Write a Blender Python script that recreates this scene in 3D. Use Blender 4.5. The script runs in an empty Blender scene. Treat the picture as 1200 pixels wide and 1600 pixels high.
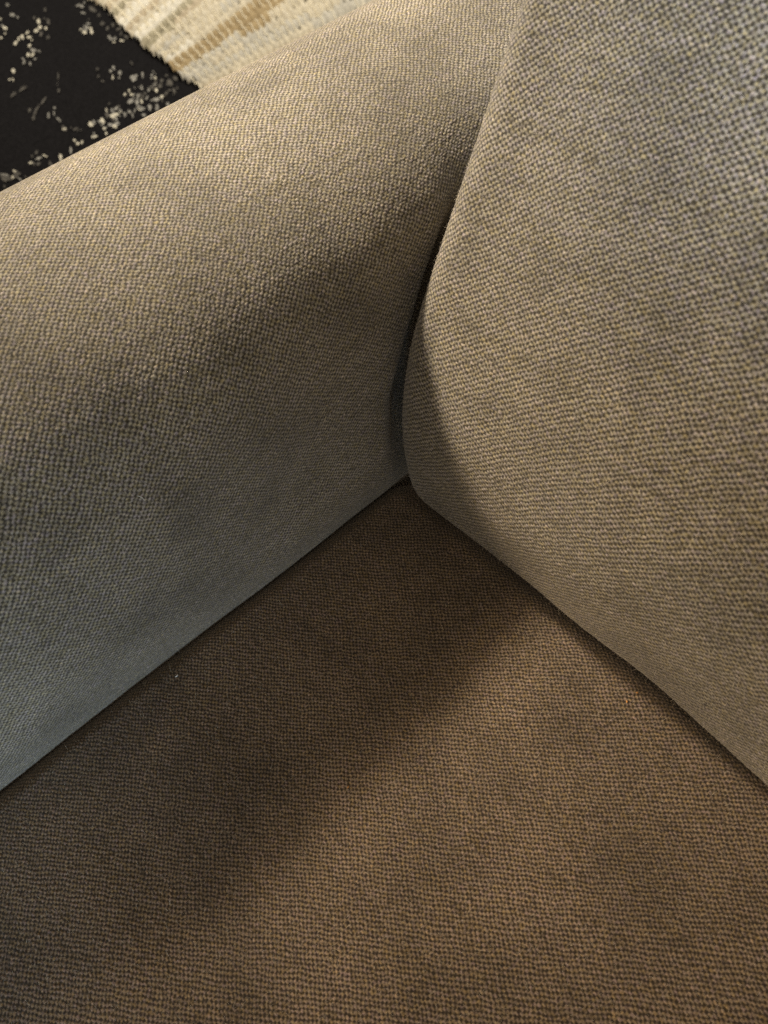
import bpy, math
import numpy as np
from mathutils import Matrix, Vector

rng = np.random.default_rng(11)
scene = bpy.context.scene
COL = scene.collection

# ------------------------------------------------------------------ camera
CAM = np.array([0.31974, -0.21720, 0.48560])          # metres; the seat/arm/back corner is the origin
RIGHT = np.array([0.655525, 0.744772, -0.124903])
UP = np.array([-0.560503, 0.590684, 0.580456])
BACK = np.array([0.506086, -0.310495, 0.804656])
FPX = 1209.0                                           # focal length in pixels of a 1200 x 1600 frame
cam_data = bpy.data.cameras.new('camera')
cam = bpy.data.objects.new('camera', cam_data)
COL.objects.link(cam)
m = Matrix.Identity(4)
for r in range(3):
    m[r][0], m[r][1], m[r][2], m[r][3] = RIGHT[r], UP[r], BACK[r], CAM[r]
cam.matrix_world = m
cam_data.sensor_fit = 'VERTICAL'
cam_data.sensor_height = 36.0
cam_data.sensor_width = 27.0
cam_data.lens = FPX / 1600.0 * 36.0
cam_data.clip_start = 0.01
cam_data.clip_end = 60.0
cam_data.dof.use_dof = True
cam_data.dof.focus_distance = 0.52
cam_data.dof.aperture_fstop = 8.5
scene.camera = cam

# ------------------------------------------------------------------ light
FLOOR_Z = -0.32
world = bpy.data.worlds.new('World')
scene.world = world
world.use_nodes = True
bg = world.node_tree.nodes['Background']
bg.inputs['Color'].default_value = (1.0, 0.87, 0.70, 1)
bg.inputs['Strength'].default_value = 0.58


def lamp(name, kind, loc, power, color, target=None, size=0.1, size_y=None):
    d = bpy.data.lights.new(name, kind)
    d.energy = power
    d.color = color
    if kind == 'AREA':
        d.shape = 'RECTANGLE'
        d.size = size
        d.size_y = size_y or size
    else:
        d.shadow_soft_size = size
    o = bpy.data.objects.new(name, d)
    COL.objects.link(o)
    o.location = loc
    if target is not None:
        o.rotation_euler = (Vector(target) - Vector(loc)).to_track_quat('-Z', 'Y').to_euler()
    return o


sp = lamp('reading_lamp', 'SPOT', (-0.50, -0.03, 0.85), 84, (1.0, 0.91, 0.76), target=(-0.30, 0.10, 0.2), size=0.05)
sp.data.spot_size = math.radians(76)
sp.data.spot_blend = 1.0
sp = lamp('warm_room_lamp', 'SPOT', (-1.02, -2.30, 1.62), 255, (1.0, 0.80, 0.57), target=(0.20, -0.05, 0.06), size=0.20)
sp.data.spot_size = math.radians(19)
sp.data.spot_blend = 1.0
sp = lamp('cool_lamp', 'SPOT', (0.95, -1.05, 0.34), 66, (0.50, 0.75, 1.0), target=(0.0, -0.46, 0.11), size=0.15)
sp.data.spot_size = math.radians(31)
sp.data.spot_blend = 1.0
sp = lamp('added_cool_spot', 'SPOT', (1.3, -1.2, 2.3), 420, (0.56, 0.76, 1.0), target=(0.22, 0.16, 0.40), size=0.06)  # invented cool fill, no fixture seen; greys the upper back cushion
sp.data.spot_size = math.radians(10)
sp.data.spot_blend = 1.0

sp = lamp('rug_fill_spot', 'SPOT', (-1.9, 1.5, 2.1), 185, (1.0, 0.94, 0.82), target=(-1.75, 0.95, FLOOR_Z), size=0.06)  # unseen fill light added to brighten the rag rug
sp.data.spot_size = math.radians(48)
sp.data.spot_blend = 0.6

scene.view_settings.view_transform = 'Standard'
scene.view_settings.look = 'None'
scene.view_settings.gamma = 1.0
scene.view_settings.exposure = 0.0
scene.view_settings.use_curve_mapping = False
scene.cycles.use_denoising = False
scene.cycles.max_bounces = 6

FLOOR = FLOOR_Z                                          # floor height below the seat top


def on_plane(px, py, z):
    """Point of the horizontal plane at height z seen at pixel (px, py) of the 1200 x 1600 photograph."""
    v = RIGHT * (px - 600) + UP * (800 - py) - BACK * FPX
    return CAM + v * ((z - CAM[2]) / v[2])


# ------------------------------------------------------------------ small tools
def sstep(a, b, x):
    t = np.clip((x - a) / (b - a), 0, 1)
    return t * t * (3 - 2 * t)


def vnoise(x, y, seed):
    """Smooth value noise, about -1..1, cell size 1."""
    g = np.random.default_rng(seed).uniform(-1, 1, (256, 256))
    xi, yi = np.floor(x).astype(int), np.floor(y).astype(int)
    fx, fy = x - xi, y - yi
    fx, fy = fx * fx * (3 - 2 * fx), fy * fy * (3 - 2 * fy)
    a, b = g[xi % 256, yi % 256], g[(xi + 1) % 256, yi % 256]
    c, d = g[xi % 256, (yi + 1) % 256], g[(xi + 1) % 256, (yi + 1) % 256]
    return (a * (1 - fx) + b * fx) * (1 - fy) + (c * (1 - fx) + d * fx) * fy


def tag(o, label=None, category=None, group=None, kind=None):
    for k, v in (('label', label), ('category', category), ('group', group), ('kind', kind)):
        if v:
            o[k] = v
    return o


def mesh_object(name, co, faces, mat, parent=None, smooth=True):
    """co (n,3), faces (k,3 or 4) numpy arrays -> one mesh object."""
    co = np.ascontiguousarray(co, dtype=np.float32)
    faces = np.ascontiguousarray(faces, dtype=np.int32)
    k, w = faces.shape
    me = bpy.data.meshes.new(name)
    me.vertices.add(len(co))
    me.vertices.foreach_set('co', co.ravel())
    me.loops.add(k * w)
    me.loops.foreach_set('vertex_index', faces.ravel())
    me.polygons.add(k)
    me.polygons.foreach_set('loop_start', np.arange(0, k * w, w, dtype=np.int32))
    me.polygons.foreach_set('loop_total', np.full(k, w, dtype=np.int32))
    me.polygons.foreach_set('use_smooth', np.full(k, smooth, dtype=bool))
    me.update(calc_edges=True)
    me.materials.append(mat)
    o = bpy.data.objects.new(name, me)
    COL.objects.link(o)
    if parent:
        o.parent = parent
    return o


def grid_faces(nu, nv):
    i = np.arange(nu * nv).reshape(nu, nv)
    return np.stack([i[:-1, :-1], i[1:, :-1], i[1:, 1:], i[:-1, 1:]], -1).reshape(-1, 4)


def empty(name, loc=(0, 0, 0)):
    o = bpy.data.objects.new(name, None)
    COL.objects.link(o)
    o.location = loc
    return o


def nodes(name):
    mt = bpy.data.materials.new(name)
    mt.use_nodes = True
    nt = mt.node_tree
    return mt, nt, nt.nodes, nt.nodes['Principled BSDF']


def mix(nt, mode, fac, a, b):
    n = nt.nodes.new('ShaderNodeMix')
    n.data_type = 'RGBA'
    n.blend_type = mode
    for s, v in ((n.inputs[0], fac), (n.inputs[6], a), (n.inputs[7], b)):
        if isinstance(v, bpy.types.NodeSocket):
            nt.links.new(v, s)
        elif isinstance(v, tuple):
            s.default_value = (*v, 1)
        else:
            s.default_value = v
    return n.outputs[2]


def noise(nt, scale, detail=2, rough=0.5, src=None):
    n = nt.nodes.new('ShaderNodeTexNoise')
    n.inputs['Scale'].default_value = scale
    n.inputs['Detail'].default_value = detail
    n.inputs['Roughness'].default_value = rough
    if src is None:
        src = nt.nodes.new('ShaderNodeTexCoord').outputs['Object']
    nt.links.new(src, n.inputs['Vector'])
    return n


def ramp(nt, src, stops):
    n = nt.nodes.new('ShaderNodeValToRGB')
    while len(n.color_ramp.elements) < len(stops):
        n.color_ramp.elements.new(0.5)
    for e, (p, c) in zip(n.color_ramp.elements, stops):
        e.position = p
        e.color = (*c, 1) if isinstance(c, tuple) else (c, c, c, 1)
    nt.links.new(src, n.inputs[0])
    return n.outputs[0]


# ------------------------------------------------------------------ materials
def fabric_material(name, tint):
    mt, nt, N, b = nodes(name)
    at = N.new('ShaderNodeAttribute')
    at.attribute_name = 'weave'
    sep = N.new('ShaderNodeSeparateColor')
    nt.links.new(at.outputs['Color'], sep.inputs[0])
    # outside the finely modelled window the same weave continues as fine relief of the material
    grid = N.new('ShaderNodeAttribute')
    grid.attribute_name = 'yarn'
    gx = N.new('ShaderNodeSeparateXYZ')
    nt.links.new(grid.outputs['Vector'], gx.inputs[0])

    def math_(op, a, b_=0.0):
        n = N.new('ShaderNodeMath')
        n.operation = op
        for q, val in ((0, a), (1, b_)):
            if isinstance(val, bpy.types.NodeSocket):
                nt.links.new(val, n.inputs[q])
            else:
                n.inputs[q].default_value = val
        return n.outputs[0]

    wob = noise(nt, 160, 1)
    wv = math_('MULTIPLY', math_('SUBTRACT', wob.outputs['Fac'], 0.5), 0.9)
    xx, yy = math_('ADD', gx.outputs[0], wv), math_('SUBTRACT', gx.outputs[1], wv)
    prod = math_('MULTIPLY', math_('SINE', math_('MULTIPLY', xx, math.pi)), math_('SINE', math_('MULTIPLY', yy, math.pi)))
    far = math_('ADD', math_('MULTIPLY', prod, 0.62), 0.60)
    cell = N.new('ShaderNodeCombineXYZ')
    nt.links.new(math_('FLOOR', xx), cell.inputs[0])
    nt.links.new(math_('FLOOR', yy), cell.inputs[1])
    wn = N.new('ShaderNodeTexWhiteNoise')
    wn.noise_dimensions = '2D'
    nt.links.new(cell.outputs[0], wn.inputs['Vector'])

    def pick(a, b_):
        n = N.new('ShaderNodeMix')
        n.data_type = 'FLOAT'
        n.clamp_result = False
        nt.links.new(at.outputs['Alpha'], n.inputs[0])
        nt.links.new(a, n.inputs[2])
        nt.links.new(b_, n.inputs[3])
        return n.outputs[0]

    cl = N.new('ShaderNodeClamp')
    nt.links.new(pick(far, sep.outputs[0]), cl.inputs[0])
    share, rnd = cl.outputs[0], pick(wn.outputs['Value'], sep.outputs[2])
    # raised chenille yarn greige, ground yarn olive brown
    c = mix(nt, 'MIX', share, (0.031, 0.026, 0.018), (0.231, 0.208, 0.160))
    # every yarn float is a little different: ochre, grey and mauve melange
    mel = ramp(nt, rnd, [(0.0, (0.62, 0.60, 0.62)), (0.25, (1.0, 0.94, 0.80)), (0.5, (1.0, 1.0, 1.0)),
                                    (0.75, (1.05, 1.0, 1.08)), (1.0, (1.30, 1.22, 1.12))])
    c = mix(nt, 'MULTIPLY', 1.0, c, mel)
    fl = noise(nt, 900, 2, 0.6)
    c = mix(nt, 'MULTIPLY', 1.0, c, ramp(nt, fl.outputs['Fac'], [(0.28, (0.40, 0.39, 0.40)), (0.5, (1.0, 1.0, 1.0)),
                                                                 (0.72, (1.60, 1.57, 1.50))]))
    hue = noise(nt, 520, 1, 0.5)
    c = mix(nt, 'MULTIPLY', 1.0, c, ramp(nt, hue.outputs['Fac'], [(0.3, (1.06, 1.00, 0.78)), (0.5, (1.0, 1.0, 1.0)),
                                                                  (0.7, (0.98, 0.95, 1.16))]))
    # brushed, slightly worn nap in soft patches
    nap = noise(nt, 13, 3, 0.55)
    c = mix(nt, 'MULTIPLY', 1.0, c, ramp(nt, nap.outputs['Fac'], [(0.32, 0.72), (0.50, 1.0), (0.68, 1.16)]))
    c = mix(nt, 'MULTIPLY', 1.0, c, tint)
    nt.links.new(c, b.inputs['Base Color'])
    b.inputs['Roughness'].default_value = 0.92
    b.inputs['Specular IOR Level'].default_value = 0.12
    b.inputs['Sheen Weight'].default_value = 0.22
    b.inputs['Sheen Roughness'].default_value = 0.58
    b.inputs['Sheen Tint'].default_value = (0.92, 0.85, 0.74, 1)
    bp = N.new('ShaderNodeBump')
    bp.inputs['Strength'].default_value = 0.55
    bp.inputs['Distance'].default_value = 0.0006
    fib = noise(nt, 1500, 3, 0.65)
    nt.links.new(fib.outputs['Fac'], bp.inputs['Height'])
    bp2 = N.new('ShaderNodeBump')
    bp2.inputs['Distance'].default_value = 0.0006
    nt.links.new(math_('SUBTRACT', 1.0, at.outputs['Alpha']), bp2.inputs['Strength'])
    nt.links.new(prod, bp2.inputs['Height'])
    nt.links.new(bp.outputs[0], bp2.inputs['Normal'])
    nt.links.new(bp2.outputs[0], b.inputs['Normal'])
    return mt


def plain(name, color, rough=0.85, var=0.15, scale=40, bump=0.0, bscale=300, sheen=0.0):
    mt, nt, N, b = nodes(name)
    n = noise(nt, scale, 4, 0.6)
    c = mix(nt, 'MULTIPLY', 1.0, color, ramp(nt, n.outputs['Fac'], [(0.3, 1 - var), (0.7, 1 + var)]))
    nt.links.new(c, b.inputs['Base Color'])
    b.inputs['Roughness'].default_value = rough
    b.inputs['Specular IOR Level'].default_value = 0.58
    b.inputs['Sheen Weight'].default_value = sheen
    if bump:
        bp = N.new('ShaderNodeBump')
        bp.inputs['Strength'].default_value = 0.6
        bp.inputs['Distance'].default_value = bump
        f = noise(nt, bscale, 3, 0.6)
        nt.links.new(f.outputs['Fac'], bp.inputs['Height'])
        nt.links.new(bp.outputs[0], b.inputs['Normal'])
    return mt


FABRIC = fabric_material('woven_upholstery', (1.0, 1.0, 1.0))
SEAT_FABRIC = fabric_material('dimmed_seat_upholstery', (0.745, 0.615, 0.525))    # same cloth, darker browner tint standing in for dimmer light on the seat
FUZZ = plain('loose_fibre', (0.42, 0.36, 0.27), 0.9)
BASE = plain('sofa_base_cloth', (0.03, 0.025, 0.02), 0.9)
FLOORM = plain('dark_floor', (0.03, 0.022, 0.016), 0.6, 0.3, 6)

# ------------------------------------------------------------------ woven surfaces
STEP = 0.00053
AMP = 0.00060


def axis(a, d0, d1, b, coarse=0.012):
    """Coordinates a..b, fine between d0 and d1, coarse outside."""
    parts = []
    if d0 - a > 1e-6:
        parts.append(np.linspace(a, d0, max(2, int((d0 - a) / coarse)))[:-1])
    parts.append(np.arange(d0, d1, STEP))
    if b - d1 > 1e-6:
        parts.append(np.linspace(d1, b, max(2, int((b - d1) / coarse))))
    return np.concatenate(parts)


def weave(U, V, seed, cu_size, cv_size, skew=0.0):
    """Plain weave: height 0..1, share of raised yarn 0..1, random value of each float. The raised yarn runs along u."""
    R = np.random.default_rng(seed)
    u = U + 0.0007 * vnoise(U / 0.009, V / 0.005, seed + 1) + 0.0025 * vnoise(U / 0.09, V / 0.12, seed + 2)
    v = V + 0.0006 * vnoise(U / 0.005, V / 0.009, seed + 3) + 0.0025 * vnoise(U / 0.12, V / 0.09, seed + 4)
    u = u + 0.00042 * vnoise(U / 0.0024, V / 0.0024, seed + 5)
    v = v + 0.00034 * vnoise(U / 0.0024, V / 0.0024, seed + 6)
    cu, cv = u / cu_size, v / cv_size
    cu = cu + skew * cv
    i, j = np.floor(cu).astype(int), np.floor(cv).astype(int)
    fu, fv = cu - i - 0.5, cv - j - 0.5
    ew = 0.5 + 0.5 * np.cos(np.pi * (cu - 0.5) + np.pi * j)
    ef = 0.5 - 0.5 * np.cos(np.pi * (cv - 0.5) + np.pi * i)
    T = R.uniform(0, 1, (512, 512))
    rn = T[i % 512, j % 512]
    pw = np.sqrt(np.clip(1 - (fv / 0.54) ** 2, 0, 1))
    pf = np.sqrt(np.clip(1 - (fu / 0.54) ** 2, 0, 1))
    slub = 1 + 0.22 * vnoise(U / 0.016, V / 0.0022, seed + 7) + 0.15 * vnoise(U / 0.0035, V / 0.0035, seed + 8)
    hw = pw * (0.22 + 0.78 * ew) * (0.62 + 0.62 * rn) * slub
    hf = pf * (0.26 + 0.58 * ef) * (0.62 + 0.62 * rn)
    h = np.maximum(hw, hf)
    share = sstep(-0.25, 0.35, hw - hf)
    thread = R.uniform(0, 1, 1024)[j % 1024]
    return h, share, 0.65 * rn + 0.35 * thread


def woven(name, P, U, V, mask, seed, parent, cells, keep=True, mat=None):
    """P (nu,nv,3) base surface with arc-length coordinates U, V; the weave is raised on it where mask is 1."""
    du = np.gradient(P, axis=0)
    dv = np.gradient(P, axis=1)
    n = np.cross(du, dv)
    n /= np.linalg.norm(n, axis=2, keepdims=True) + 1e-12
    h, share, rn = weave(U, V, seed, *cells)
    Q = P + n * ((h - 0.5) * AMP * mask)[..., None]
    nu, nv = U.shape
    W = P + ROOT - CAM
    dz = np.maximum(-(W @ BACK), 0.02)
    sx, sy = FPX * (W @ RIGHT) / dz, FPX * (W @ UP) / dz
    near = (np.abs(sx) < 690) & (np.abs(sy) < 890) & keep & (mask > 0.5)
    fc = grid_faces(nu, nv)
    fc = fc[near.ravel()[fc].any(axis=1)]
    used = np.zeros(nu * nv, bool)
    used[fc] = True
    new = np.cumsum(used) - 1
    # plain ground of the same cloth under and around the raised weave
    iu = np.unique(np.searchsorted(U[:, 0], np.arange(U[0, 0], U[-1, 0], 0.008)).clip(0, nu - 1).tolist() + [0, nu - 1])
    kv = V[0]
    iv = np.unique(np.searchsorted(kv, np.arange(kv[0], kv[-1], 0.006)).clip(0, nv - 1).tolist() + [0, nv - 1])
    G = (P - n * 0.00042)[np.ix_(iu, iv)]
    nfine = int(used.sum())
    co = np.vstack([Q.reshape(-1, 3)[used], G.reshape(-1, 3)])
    o = mesh_object(name, co, np.vstack([new[fc], grid_faces(len(iu), len(iv)) + nfine]), mat or FABRIC, parent)
    at = o.data.attributes.new('weave', 'FLOAT_COLOR', 'POINT')
    k = np.stack([share * mask + 0.55 * (1 - mask), h, rn, np.ones_like(h)], -1).astype(np.float32)
    ground = np.tile(np.array([0.55, 0.5, 0.5, 0], np.float32), (G.shape[0] * G.shape[1], 1))
    gu, gv = U[np.ix_(iu, iv)], V[np.ix_(iu, iv)]
    gv = gv / cells[1]
    gu = gu / cells[0] + (cells[2] if len(cells) > 2 else 0.0) * gv
    gy = np.stack([gu, gv, 0 * gu], -1).reshape(-1, 3)
    ya = o.data.attributes.new('yarn', 'FLOAT_VECTOR', 'POINT')
    ya.data.foreach_set('vector', np.vstack([np.zeros((nfine, 3)), gy]).astype(np.float32).ravel())
    at.data.foreach_set('color', np.vstack([k.reshape(-1, 4)[used], ground]).ravel())
    # loose fibres standing off the yarn
    fine = np.argwhere((mask > 0.99) & near)
    pick = fine[rng.integers(0, len(fine), 8000)]
    b = Q[pick[:, 0], pick[:, 1]]
    nn = n[pick[:, 0], pick[:, 1]]
    t = rng.normal(size=b.shape)
    t -= nn * (t * nn).sum(1, keepdims=True)
    t /= np.linalg.norm(t, axis=1, keepdims=True)
    L = (rng.gamma(2.0, 0.0008, len(b)) + 0.0006)[:, None]
    w = np.cross(nn, t) * 0.000045
    mid = b + L * 0.5 * (0.75 * nn + 0.55 * t)
    tip = b + L * (0.70 * nn * rng.uniform(0.1, 1, (len(b), 1)) + 0.9 * t)
    v = np.stack([b - w, b + w, mid + w * 0.8, mid - w * 0.8, tip + w * 0.3, tip - w * 0.3], 1).reshape(-1, 3)
    q = np.arange(len(b))[:, None] * 6
    f = np.concatenate([q + np.array([[0, 1, 2, 3]]), q + np.array([[3, 2, 4, 5]])])
    fz = mesh_object('fuzz', v, f, FUZZ, o)
    tag(fz, kind='stuff')
    return o


def arc_profile(pts, coarse):
    """Resample a 2-D polyline smoothly; returns a function s -> (a, b) and its length."""
    p = np.array(pts, float)
    for _ in range(4):                                # corner cutting
        q = np.empty((2 * len(p) - 2, 2))
        q[0::2] = 0.75 * p[:-1] + 0.25 * p[1:]
        q[1::2] = 0.25 * p[:-1] + 0.75 * p[1:]
        p = np.vstack([p[:1], q, p[-1:]])
    s = np.concatenate([[0], np.cumsum(np.linalg.norm(np.diff(p, axis=0), axis=1))])
    return (lambda t: np.stack([np.interp(t, s, p[:, 0]), np.interp(t, s, p[:, 1])], -1)), s[-1]


sofa = empty('sofa', (0, 0, FLOOR))
tag(sofa, 'taupe woven fabric sofa corner with rounded armrest, back cushion and seat', 'sofa')
ROOT = np.array([0, 0, FLOOR])

# --- armrest: a plump roll along y; the inner face meets the seat at x = 0
prof = [(-0.030, -0.10), (-0.026, -0.035), (-0.004, -0.008), (0.010, 0.030), (0.018, 0.080), (0.021, 0.130)]
R0, CX, CZ, W0 = 0.121, -0.100, 0.138, 0.034
prof += [(0.021, 0.163), (0.015, 0.193), (0.001, 0.216), (-0.020, 0.233), (-0.048, 0.246), (-0.080, 0.255), (-0.112, 0.2595)]
for a in np.radians(np.arange(96, 181, 6)):
    prof.append((CX - W0 + R0 * math.cos(a), CZ + R0 * math.sin(a)))
prof += [(-0.256, 0.05), (-0.258, -0.05), (-0.256, -0.18), (-0.254, FLOOR + 0.03)]
pf, plen = arc_profile(prof, 0.01)
AU0, AU1, AV0, AV1, ASH = -0.395, 0.19, 0.07, 0.50, 0.24
u = axis(-0.78, AU0, AU1, 0.62)
v = axis(0.0, AV0, AV1, plen)
U, V = np.meshgrid(u, v, indexing='ij')
shift = np.interp(V, [AV0, AV1], [0.0, ASH])          # the finely built window follows the view along the roll
mask = sstep(AU0, AU0 + 0.005, U) * sstep(AU1, AU1 - 0.005, U) * sstep(AV0, AV0 + 0.005, V) * sstep(AV1, AV1 - 0.005, V)
U = U + shift * sstep(-0.78, AU0, U) * sstep(0.62, AU1, U)
xz = pf(V)
P = np.stack([xz[..., 0], U, xz[..., 1]], -1)
# soft dents and fullness of the stuffing
full = 0.0035 * vnoise(U / 0.11 + 5, V / 0.10, 3) + 0.0016 * vnoise(U / 0.045, V / 0.05, 4)
# the back cushion presses the inner face back, leaving a crevice along its edge
edge = np.interp(P[..., 2], [0, 0.04, 0.10, 0.14, 0.18, 0.22, 0.30], [0.002, 0.002, 0.014, 0.035, 0.062, 0.082, 0.14])
press = sstep(-0.022, 0.012, U - edge) * sstep(-0.02, 0.07, P[..., 2]) * (1 - sstep(0.16, 0.25, P[..., 2])) * (P[..., 0] > -0.11)
P[..., 0] -= 0.022 * press
P[..., 0] -= 0.013 * sstep(-0.24, 0.03, U - edge) * sstep(0.02, 0.10, P[..., 2]) * (1 - sstep(0.17, 0.222, P[..., 2])) * (P[..., 0] > -0.11)
P[..., 0] += full * sstep(0.05, 0.2, V)
P[..., 2] += full * 0.5 * sstep(0.2, 0.3, V)
armrest = woven('armrest', P - ROOT, U, V, mask, 21, sofa, keep=(U - edge < 0.06) | (P[..., 2] > 0.21), cells=(0.00178, 0.00168))

# --- seat
u = axis(-0.05, -0.012, 0.42, 1.25)
v = axis(-0.80, -0.44, 0.016, 0.06)
U, V = np.meshgrid(u, v, indexing='ij')
Z = 0.0022 * vnoise(U / 0.10, V / 0.12, 8) + 0.0012 * vnoise(U / 0.05 + 3, V / 0.05, 9)
Z -= 0.030 * (1 - sstep(-0.035, 0.012, U)) + 0.030 * sstep(-0.012, 0.04, V)
Z -= 0.10 * sstep(-0.70, -0.80, V) ** 2
P = np.stack([U, V, Z], -1)
mask = sstep(-0.012, -0.008, U) * sstep(0.42, 0.415, U) * sstep(-0.44, -0.435, V) * sstep(0.016, 0.012, V)
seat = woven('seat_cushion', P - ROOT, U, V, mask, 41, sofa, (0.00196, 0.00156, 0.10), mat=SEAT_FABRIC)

# --- back cushion: plump slab leaning back, rolled rim, its lower left corner in the sofa corner
RIM, CORN = 0.028, 0.005
Tq = np.linspace(0, 0.75, 400)
lean = np.radians(-8 + 39.5 * sstep(-0.03, 0.19, Tq))
cy = np.concatenate([[0], np.cumsum(np.sin(lean[:-1]) * np.diff(Tq))])
cz = np.concatenate([[0], np.cumsum(np.cos(lean[:-1]) * np.diff(Tq))])
Y0, Z0 = -0.010, 0.026                                 # front face where the lower rim begins
X0 = 0.040                                             # where the left rim begins
u = axis(-0.12, -0.050, 0.33, 1.15)                    # s, measured from the inner edge of the left rim
v = axis(-0.10, -0.050, 0.375, 0.62)                    # t, measured from the inner edge of the lower rim
U, V = np.meshgrid(u, v, indexing='ij')
# distance outside the inner rounded rectangle (left and lower sides only)
ax_, ay_ = CORN - U, CORN - V
both = (ax_ > 0) & (ay_ > 0)
dcor = np.hypot(np.maximum(ax_, 1e-9), np.maximum(ay_, 1e-9))
e = np.where(both, dcor - CORN, np.maximum(-U, -V))
e = np.maximum(e, 0)
nx = np.where(both, ax_ / dcor, (-U > -V) * 1.0)
ny = np.where(both, ay_ / dcor, (-U <= -V) * 1.0)
bx, by = U + nx * e, V + ny * e                        # foot point on the inner outline
ang = np.minimum(e / RIM, np.pi / 2)
out = RIM * np.sin(ang)
dep = -RIM * (1 - np.cos(ang)) - np.maximum(e - RIM * np.pi / 2, 0)
s_, t_ = bx - nx * out, by - ny * out
crown = 0.016 * sstep(0.0, 0.30, U) * sstep(-0.02, 0.22, V)
crown += 0.0030 * vnoise(U / 0.10, V / 0.11, 15) + 0.0014 * vnoise(U / 0.05, V / 0.05, 16)
dep = dep + crown
tt = np.clip(t_, 0, None)
L_ = np.interp(tt, Tq, lean)
py = Y0 + np.interp(tt, Tq, cy) + np.minimum(t_, 0) * np.sin(lean[0])
pz = Z0 + np.interp(tt, Tq, cz) + np.minimum(t_, 0) * np.cos(lean[0])
P = np.stack([X0 + s_, py - np.cos(L_) * dep, pz + np.sin(L_) * dep], -1)
mask = sstep(-0.050, -0.046, U) * sstep(0.33, 0.325, U) * sstep(-0.050, -0.046, V) * sstep(0.375, 0.37, V)
back = woven('back_cushion', P - ROOT, U, V, mask, 61, sofa, (0.00222, 0.00164, 0.12))


def box(name, lo, hi, mat, parent=None, off=None):
    lo, hi = np.array(lo, float), np.array(hi, float)
    c = np.array([[x, y, z] for x in (lo[0], hi[0]) for y in (lo[1], hi[1]) for z in (lo[2], hi[2])])
    if off is not None:
        c = c - off
    f = [[0, 1, 3, 2], [4, 6, 7, 5], [0, 4, 5, 1], [2, 3, 7, 6], [0, 2, 6, 4], [1, 5, 7, 3]]
    return mesh_object(name, c, np.array(f), mat, parent, smooth=False)


box('base', (-0.22, -0.70, FLOOR + 0.005), (1.2, 0.55, -0.06), BASE, sofa, ROOT)

# ------------------------------------------------------------------ floor, carpet, rag rug
fl = box('floor', (-6, -5, FLOOR - 0.06), (5, 6, FLOOR - 0.012), FLOORM)
tag(fl, kind='structure')
# --- black carpet printed with pale blossom
CARPET = plain('black_carpet_pile', (0.0145, 0.0138, 0.0145), 0.95, 0.5, 260, 0.002, 500)
for _n in CARPET.node_tree.nodes:
    if _n.type == 'BSDF_PRINCIPLED':
        _n.inputs['Specular IOR Level'].default_value = 0.0
cu_, cv_ = np.linspace(-4.2, -0.30, 60), np.linspace(-2.2, 3.2, 60)
U, V = np.meshgrid(cu_, cv_, indexing='ij')
Zc = FLOOR - 0.001 + 0.0008 * vnoise(U / 0.2, V / 0.2, 70)
carpet = mesh_object('carpet', np.stack([U, V, Zc], -1).reshape(-1, 3), grid_faces(60, 60), CARPET)
tag(carpet, 'black carpet printed with small white blossom sprays beyond the armrest', 'carpet')
PETAL = [plain('petal_print_white', (0.62, 0.58, 0.46), 0.9, 0.2, 80),
         plain('petal_print_grey', (0.26, 0.25, 0.22), 0.9, 0.75, 110),
         plain('petal_print_dim', (0.075, 0.068, 0.056), 0.9, 0.75, 110)]
ZP = FLOOR + 0.0012


def sprig(petals, tone):
    """petals: list of (px, py, rx, ry, angle) -> one printed spray lying on the carpet."""
    vs, fs = [], []
    blobs = []
    for (px, py, rx, ry, a) in petals:                 # every petal is a smudge of two or three touches of colour
        for g in range(int(rng.integers(2, 4))):
            f = rng.uniform(0.5, 1.0)
            blobs.append((px + rx * rng.uniform(-0.75, 0.75) * math.cos(a) + rng.uniform(-0.4, 0.4),
                          py + rx * rng.uniform(-0.75, 0.75) * math.sin(a) + rng.uniform(-0.6, 0.6), rx * f, ry * f * rng.uniform(0.7, 1.3), a))
    for k, (px, py, rx, ry, a) in enumerate(blobs):
        o = len(vs)
        for t in np.linspace(0, 2 * np.pi, 10, endpoint=False):
            q = 1 + 0.22 * rng.uniform(-1, 1)
            ex, ey = rx * q * math.cos(t), ry * q * math.sin(t)
            w = on_plane(px + ex * math.cos(a) - ey * math.sin(a), py + ex * math.sin(a) + ey * math.cos(a), ZP)
            vs.append(w + np.array([0, 0, 0.0002 * (k % 5)]))
        for t in range(1, 9):
            fs.append([o, o + t + 1, o + t])
    return mesh_object('printed_blossom', np.array(vs), np.array(fs), PETAL[tone], carpet, smooth=False)


def pet(x, y, r, e=0.75, a=None):
    return (x, y, r, r * e, rng.uniform(0, 3.1) if a is None else a)


sprig([pet(8, 44, 3.2), pet(8, 52, 1.8), pet(2, 58, 2.2), pet(1, 30, 2.8)], 0)
sprig([pet(23, 66, 3.4), pet(29, 62, 3.0), pet(35, 58, 3.0)], 0)
sprig([pet(43, 51, 2.8), pet(47, 58, 3.4), pet(50, 63, 2.2), pet(47, 71, 3.0, 0.5, -0.8)], 0)
sprig([pet(60, 34, 3.0), pet(57, 48, 3.4), pet(63, 42, 3.2), pet(72, 43, 2.6)], 0)
sprig([pet(76, 34, 4, 0.4, 1.2), pet(71, 29, 3, 0.4), pet(54, 27, 2.5), pet(64, 53, 3), pet(75, 57, 2.4), pet(70, 15, 2.2)], 2)
sprig([pet(44, 88, 3.2), pet(51, 86, 3.2)], 0)
sprig([pet(52, 80, 4), pet(38, 96, 3.6, 0.5, 1.8), pet(47, 99, 2.2), pet(35, 92, 2.4), pet(55, 92, 2), pet(61, 80, 1.6)], 1)
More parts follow.
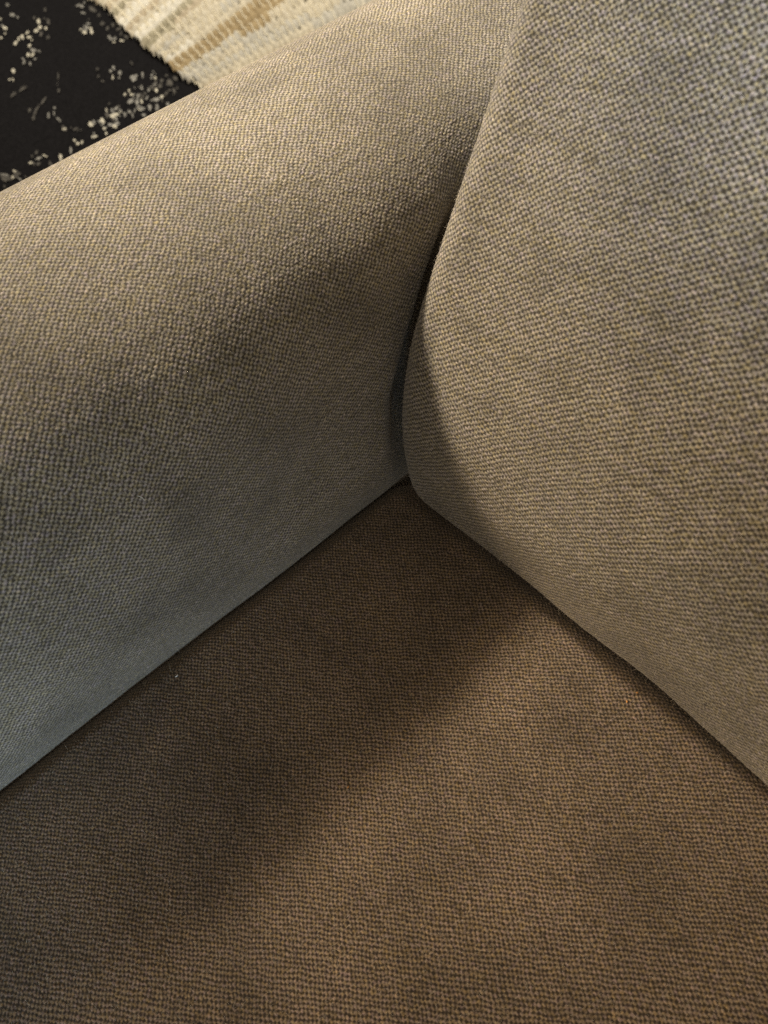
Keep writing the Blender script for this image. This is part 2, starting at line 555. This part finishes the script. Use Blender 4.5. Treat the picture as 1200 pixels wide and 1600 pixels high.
sprig([pet(21, 112, 3.2), pet(15, 124, 2.6), pet(20, 125, 2.8, 0.6, 1.2)], 0)
sprig([pet(20, 24, 3.2, 0.7), pet(12, 8, 2.4), pet(28, 28, 2), pet(3, 40, 2)], 1)
sprig([pet(20, 147, 6, 0.2, -0.65), pet(33, 139, 8, 0.2, -0.6)], 2)
sprig([pet(91, 117, 5, 0.25, 1.55), pet(92, 143, 3.2, 0.5, 1.4), pet(90, 130, 4, 0.15, 1.6)], 2)
sprig([pet(66, 155, 8, 0.2, -1.0), pet(58, 170, 9, 0.2, -1.1), pet(47, 172, 3), pet(52, 185, 5, 0.3, -1.0)], 2)
sprig([pet(85, 169, 2.2), pet(84, 178, 4, 0.3, 1.5), pet(76, 180, 3), pet(90, 186, 3.5, 0.5, 0.6), pet(94, 190, 2)], 1)
sprig([pet(128, 10, 3), pet(124, 8, 2.4), pet(130, 20, 2.6), pet(133, 5, 2), pet(121, 9, 2)], 1)
sprig([pet(144, 15, 5, 0.5, 0.8), pet(155, 26, 4, 0.5), pet(139, 31, 2), pet(160, 36, 3.5), pet(150, 6, 3)], 2)
sprig([pet(126, 47, 2.8), pet(132, 52, 3.2), pet(143, 49, 3.0), pet(142, 45, 2.2)], 0)
sprig([pet(134, 42, 3), pet(138, 38, 3), pet(135, 46, 2.6), pet(130, 46, 2)], 1)
sprig([pet(175, 61, 3.4, 0.6, 0.3), pet(170, 57, 2.6), pet(180, 60, 2.2)], 1)
sprig([pet(177, 66, 2.6), pet(191, 64, 2)], 0)
sprig([pet(185, 45, 4, 0.6), pet(190, 52, 4, 0.5), pet(176, 40, 3), pet(196, 58, 3.5), pet(182, 36, 3), pet(168, 45, 3), pet(171, 22, 3)], 2)
sprig([pet(152, 108, 2), pet(154, 120, 2), pet(161, 127, 3, 0.5), pet(205, 97, 4, 0.25, 0.9)], 2)
sprig([pet(177, 107, 3.4, 0.6, 1.2), pet(187, 113, 3.6, 0.8), pet(172, 110, 2.8), pet(186, 121, 1.8)], 1)
sprig([pet(176, 121, 3.2, 0.55, 1.5)], 0)
sprig([pet(202, 140, 3.2, 0.55, 1.5), pet(196, 148, 2.8), pet(207, 148, 2.6)], 0)
for (x0, y0, x1, y1, n, tone, r) in [(208, 112, 250, 142, 15, 1, 3.2), (236, 118, 282, 142, 14, 2, 4.0),
                                     (200, 148, 262, 170, 15, 1, 3.6), (215, 146, 272, 160, 10, 2, 3.6),
                                     (160, 165, 230, 184, 12, 1, 3.0), (140, 186, 182, 214, 10, 1, 3.0),
                                     (165, 160, 185, 190, 6, 2, 3.0), (94, 196, 135, 214, 7, 2, 2.4),
                                     (0, 268, 45, 292, 9, 2, 4.0), (50, 236, 82, 258, 6, 2, 3.2)]:
    for k in range(0, n, 5):
        sprig([pet(rng.uniform(x0, x1), rng.uniform(y0, y1), r * rng.uniform(0.4, 1.5), rng.uniform(0.35, 0.9))
               for _ in range(min(5, n - k))], tone)
sprig([pet(245, 139, 3.6, 0.6, 1.4), pet(236, 137, 2.6), pet(252, 151, 2.8), pet(243, 122, 2.6)], 0)
sprig([pet(175, 181, 4.5, 0.7, 0.4), pet(182, 179, 3.4), pet(188, 175, 2.2), pet(166, 172, 3, 0.5, 1.4)], 0)
sprig([pet(160, 190, 4.6, 0.7), pet(142, 195, 4.4, 0.55, 0.9), pet(164, 201, 2.4), pet(181, 199, 4.2, 0.7)], 0)
sprig([pet(148, 213, 3.4, 0.6), pet(166, 210, 3.4, 0.6), pet(220, 160, 4, 0.5, 1.2), pet(221, 170, 3.2)], 0)
sprig([pet(116, 219, 2.6), pet(122, 223, 2.8), pet(128, 222, 2.4), pet(101, 201, 2.4)], 0)
sprig([pet(94, 246, 4.5, 0.7), pet(71, 244, 3.2, 0.6), pet(50, 255, 2.8), pet(23, 268, 3.4, 0.5, 0.5), pet(20, 276, 3)], 0)
sprig([pet(60, 249, 5, 0.3, -0.6), pet(30, 280, 3.5, 0.5, 0.5), pet(8, 274, 6, 0.25, 0.2), pet(111, 236, 4, 0.3, 1.4)], 1)

# the same print carries on over the rest of the carpet
for _ in range(70):
    wx, wy = rng.uniform(-4.0, -0.45), rng.uniform(-2.0, 3.0)
    q = np.array([wx, wy, ZP]) - CAM
    dz = -(q @ BACK)
    sx, sy = 600 + FPX * (q @ RIGHT) / max(dz, 0.05), 800 - FPX * (q @ UP) / max(dz, 0.05)
    if dz > 0 and -40 < sx < 1240 and -40 < sy < 1640:
        continue
    if wx < -1.2 and 0.5 < wy < 2.6:                   # the rag rug lies here
        continue
    vs, fs = [], []
    for k in range(int(rng.integers(5, 11))):
        cx_, cy_ = wx + rng.normal(0, 0.035), wy + rng.normal(0, 0.035)
        r0, r1, a0, o0 = rng.uniform(0.004, 0.011), rng.uniform(0.004, 0.009), rng.uniform(0, 3), len(vs)
        for t in np.linspace(0, 2 * np.pi, 8, endpoint=False):
            ex, ey = r0 * math.cos(t), r1 * math.sin(t)
            vs.append([cx_ + ex * math.cos(a0) - ey * math.sin(a0), cy_ + ex * math.sin(a0) + ey * math.cos(a0), ZP + 0.0002 * (k % 5)])
        fs += [[o0, o0 + t, o0 + t + 1] for t in range(1, 7)]
    mesh_object('printed_blossom', np.array(vs), np.array(fs), PETAL[int(rng.integers(0, 3))], carpet, smooth=False)

# --- rag rug: cloth weft strips packed over thin pale warp threads
ZR = FLOOR + 0.004
C00 = on_plane(297, 141, ZR)
C01 = on_plane(140, -1, ZR)
C10 = on_plane(640, -50, ZR)
C11 = on_plane(420, -330, ZR)
rug = empty('rag_rug', tuple(C00))
tag(rug, 'cream and tan rag rug with its corner lying on the black carpet', 'rug')


def rugpt(p, q):
    """p along the strips from the selvedge, q across the strips from the hem; both 0..1 over the patch."""
    p, q = np.asarray(p)[..., None], np.asarray(q)[..., None]
    return (C00 * (1 - p) + C10 * p) * (1 - q) + (C01 * (1 - p) + C11 * p) * q


tones = {'cream': (0.66, 0.60, 0.47), 'white': (0.80, 0.76, 0.65), 'sand': (0.56, 0.48, 0.35), 'tan': (0.42, 0.325, 0.185),
         'grey': (0.58, 0.55, 0.47), 'olive': (0.42, 0.38, 0.27), 'blush': (0.60, 0.50, 0.38)}


def rag_material():
    mt, nt, N, b = nodes('rag_cloth')
    at = N.new('ShaderNodeAttribute')
    at.attribute_name = 'cloth'
    n = noise(nt, 110, 4, 0.65)
    c = mix(nt, 'MULTIPLY', 1.0, at.outputs['Color'], ramp(nt, n.outputs['Fac'], [(0.3, 0.80), (0.7, 1.14)]))
    nt.links.new(c, b.inputs['Base Color'])
    b.inputs['Roughness'].default_value = 0.95
    b.inputs['Specular IOR Level'].default_value = 0.1
    bp = N.new('ShaderNodeBump')
    bp.inputs['Strength'].default_value = 0.5
    bp.inputs['Distance'].default_value = 0.003
    f = noise(nt, 170, 3, 0.6)
    nt.links.new(f.outputs['Fac'], bp.inputs['Height'])
    nt.links.new(bp.outputs[0], b.inputs['Normal'])
    return mt


RAG = rag_material()


def cloth(o, colors):
    at = o.data.attributes.new('cloth', 'FLOAT_COLOR', 'POINT')
    at.data.foreach_set('color', np.concatenate([colors, np.ones((len(colors), 1))], 1).astype(np.float32).ravel())
    return o


WARP = plain('rug_warp_cotton', (0.86, 0.78, 0.58), 0.9, 0.1, 90)
ROWS = 26                                              # strips counted from the corner; four more run on under the sofa side
order = ['grey', 'cream', 'grey', 'tan', 'tan', 'white', 'cream', 'grey', 'cream', 'sand', 'olive', 'white', 'white', 'cream',
         'sand', 'cream', 'white', 'olive', 'olive', 'cream', 'sand', 'cream', 'grey', 'cream', 'sand', 'cream']
NL = 38                                                # warp crossings along a strip
plen_ = np.linalg.norm(C10 - C00)
for r_ in range(-4, ROWS):
    q0 = (r_ + 0.5) / ROWS * 1.04
    nu, nv = NL * 6 + 1, 7
    pp = np.linspace(0.006 + 0.0035 * rng.uniform(-1, 1) + 0.012 * float(vnoise(np.array([r_ / 5.0]), np.array([0.3]), 97)[0])
                     + (0.022 if r_ < 1 else 0.008 if r_ < 2 else 0), 1.0, nu)
    ph = pp * NL + 0.5 * (r_ % 2)
    k = np.floor(ph).astype(int)
    bulge = np.abs(np.sin(np.pi * ph)) ** 0.6
    lump = np.random.default_rng(310 + r_).uniform(0.75, 1.2, 200)[k]
    wig = 0.10 * vnoise(pp * 26, pp * 0 + r_ * 3.3, 90)
    half = 0.57 / ROWS * (0.55 + 0.45 * bulge) * lump
    height = 0.014 * (0.30 + 0.70 * bulge) * lump
    c = np.linspace(-1, 1, nv)
    PP = np.repeat(pp[:, None], nv, 1)
    QQ = q0 + wig[:, None] / ROWS + half[:, None] * c[None, :]
    W = rugpt(PP, QQ)
    W[..., 2] = ZR + height[:, None] * np.sqrt(np.clip(1 - c[None, :] ** 2, 0, 1)) + 0.0025 * vnoise(PP * 150, QQ * 120, 91)
    R2 = np.random.default_rng(510 + r_)
    alt = [tones[order[r_]], tones[order[r_]], tones[order[r_]], tones[order[(r_ + 1) % len(order)]], tones['cream']]
    per = np.repeat(np.array(alt)[R2.integers(0, 5, 40)], 5, axis=0)
    per = np.tile(np.array(tones['tan']), (200, 1)) if order[r_] == 'tan' else per
    per = per * R2.uniform(0.92, 1.05, (200, 1))
    cloth(mesh_object('weft_strip', W.reshape(-1, 3) - C00, grid_faces(nu, nv), RAG, rug), np.repeat(per[k], nv, 0))
# warp threads, over and under
vs, fs = [], []
for k in range(1, NL):
    q = np.linspace(-0.16, 1.02, ROWS * 6)
    row = q / 1.04 * ROWS - 0.5
    p = (k + 0.5 * 0 + 0.0) / NL + 0 * q
    over = np.cos(np.pi * row + np.pi * (k % 2))
    # the thread dips where it dives under a strip
    z = ZR + 0.004 + 0.0105 * np.abs(np.cos(np.pi * row))
    c = rugpt(p + 0.25 / NL * np.where(np.round(row).astype(int) % 2 == 0, 0, 1) * 0, q)
    t = rugpt(p + 0.0009, q) - rugpt(p - 0.0009, q)
    o = len(vs)
    for a, b_, zz in zip(c, t, z):
        vs.append([a[0] - b_[0], a[1] - b_[1], zz])
        vs.append([a[0], a[1], zz + 0.0015])
        vs.append([a[0] + b_[0], a[1] + b_[1], zz])
    for i in range(len(q) - 1):
        for g in (0, 1):
            fs.append([o + 3 * i + g, o + 3 * i + 3 + g, o + 3 * i + 4 + g, o + 3 * i + 1 + g])
wt = mesh_object('warp_thread', np.array(vs) - C00, np.array(fs), WARP, rug)
tag(wt, kind='stuff')
# flat hem beyond the first strip
pp, qq = np.meshgrid(np.linspace(0.0, 1, 80), np.linspace(-0.22, -0.155, 8), indexing='ij')
W = rugpt(pp, qq)
W[..., 2] = ZR + 0.004 + 0.006 * np.sin(np.linspace(0, np.pi, 8))[None, :] + 0.001 * vnoise(pp * 60, qq * 60, 95)
cloth(mesh_object('hem', W.reshape(-1, 3) - C00, grid_faces(80, 8), RAG, rug), np.tile(np.array(tones['cream']), (640, 1)))

# ------------------------------------------------------------------ lint and crumbs lying on the cloth
def sofa_ray(px, py):
    """First point of the upholstery on the line of sight through pixel (px, py), with its normal."""
    d = RIGHT * (px - 600) + UP * (800 - py) - BACK * FPX
    d /= np.linalg.norm(d)
    best = None
    for ob in (armrest, seat, back):
        ok, loc, nor, _ = ob.ray_cast(Vector(CAM - ROOT), Vector(d))
        if ok and (best is None or (loc - Vector(CAM - ROOT)).length < best[0]):
            best = ((loc - Vector(CAM - ROOT)).length, np.array(loc) + ROOT, np.array(nor))
    return best[1], best[2]


def fibre(px, py, length, radius, angle, curl, mat, name, label, cat):
    p, nrm = sofa_ray(px, py)
    a = np.cross(nrm, [math.cos(angle), math.sin(angle), 0.3])
    a /= np.linalg.norm(a)
    b_ = np.cross(nrm, a)
    t = np.linspace(-0.5, 0.5, 9)
    line = np.array([a * (x * length) + b_ * (curl * length * (x * x * 4 - 0.4)) + nrm * (0.0005 + radius) for x in t])
    vs_ = []
    for i, c in enumerate(line):
        r = radius * (1.0 - 0.7 * abs(2 * t[i]) ** 2)
        for g in range(5):
            h = 2 * math.pi * g / 5
            vs_.append(c + (b_ * math.cos(h) + nrm * math.sin(h)) * r)
    fs_ = [[i * 5 + g, i * 5 + (g + 1) % 5, i * 5 + 5 + (g + 1) % 5, i * 5 + 5 + g] for i in range(8) for g in range(5)]
    o = mesh_object(name, np.array(vs_), np.array(fs_), mat)
    o.location = tuple(p)
    tag(o, label, cat)


bpy.context.view_layer.update()
WHITE = plain('white_lint', (0.62, 0.60, 0.55), 0.9)
OCHRE = plain('orange_crumb', (0.50, 0.22, 0.05), 0.8)
DARK = plain('dark_lint', (0.03, 0.025, 0.02), 0.9)
fibre(277, 1057, 0.0032, 0.00045, 0.4, 0.2, WHITE, 'lint_speck', 'tiny white lint speck on the seat beside the armrest crease', 'lint')
fibre(220, 776, 0.0060, 0.00022, 1.9, 0.12, WHITE, 'lint_fibre', 'thin pale fibre lying on the inner side of the armrest', 'lint')
fibre(979, 1098, 0.0022, 0.00050, 0.9, 0.1, OCHRE, 'crumb', 'orange crumb on the seat close below the back cushion', 'crumb')
fibre(995, 1083, 0.0016, 0.00040, 2.2, 0.1, OCHRE, 'crumb', 'smaller orange crumb on the seat nearer the back cushion crease', 'crumb')
fibre(544, 1231, 0.0020, 0.00035, 0.5, 0.1, OCHRE, 'crumb', 'single yellowish crumb in the middle of the seat', 'crumb')
fibre(490, 1172, 0.0055, 0.00030, 0.9, 0.15, DARK, 'dark_fibre', 'short dark fibre on the shaded middle of the seat', 'lint')
fibre(1102, 1100, 0.0030, 0.00040, 0.3, 0.15, DARK, 'dark_fibre', 'short dark fibre on the lower edge of the back cushion', 'lint')
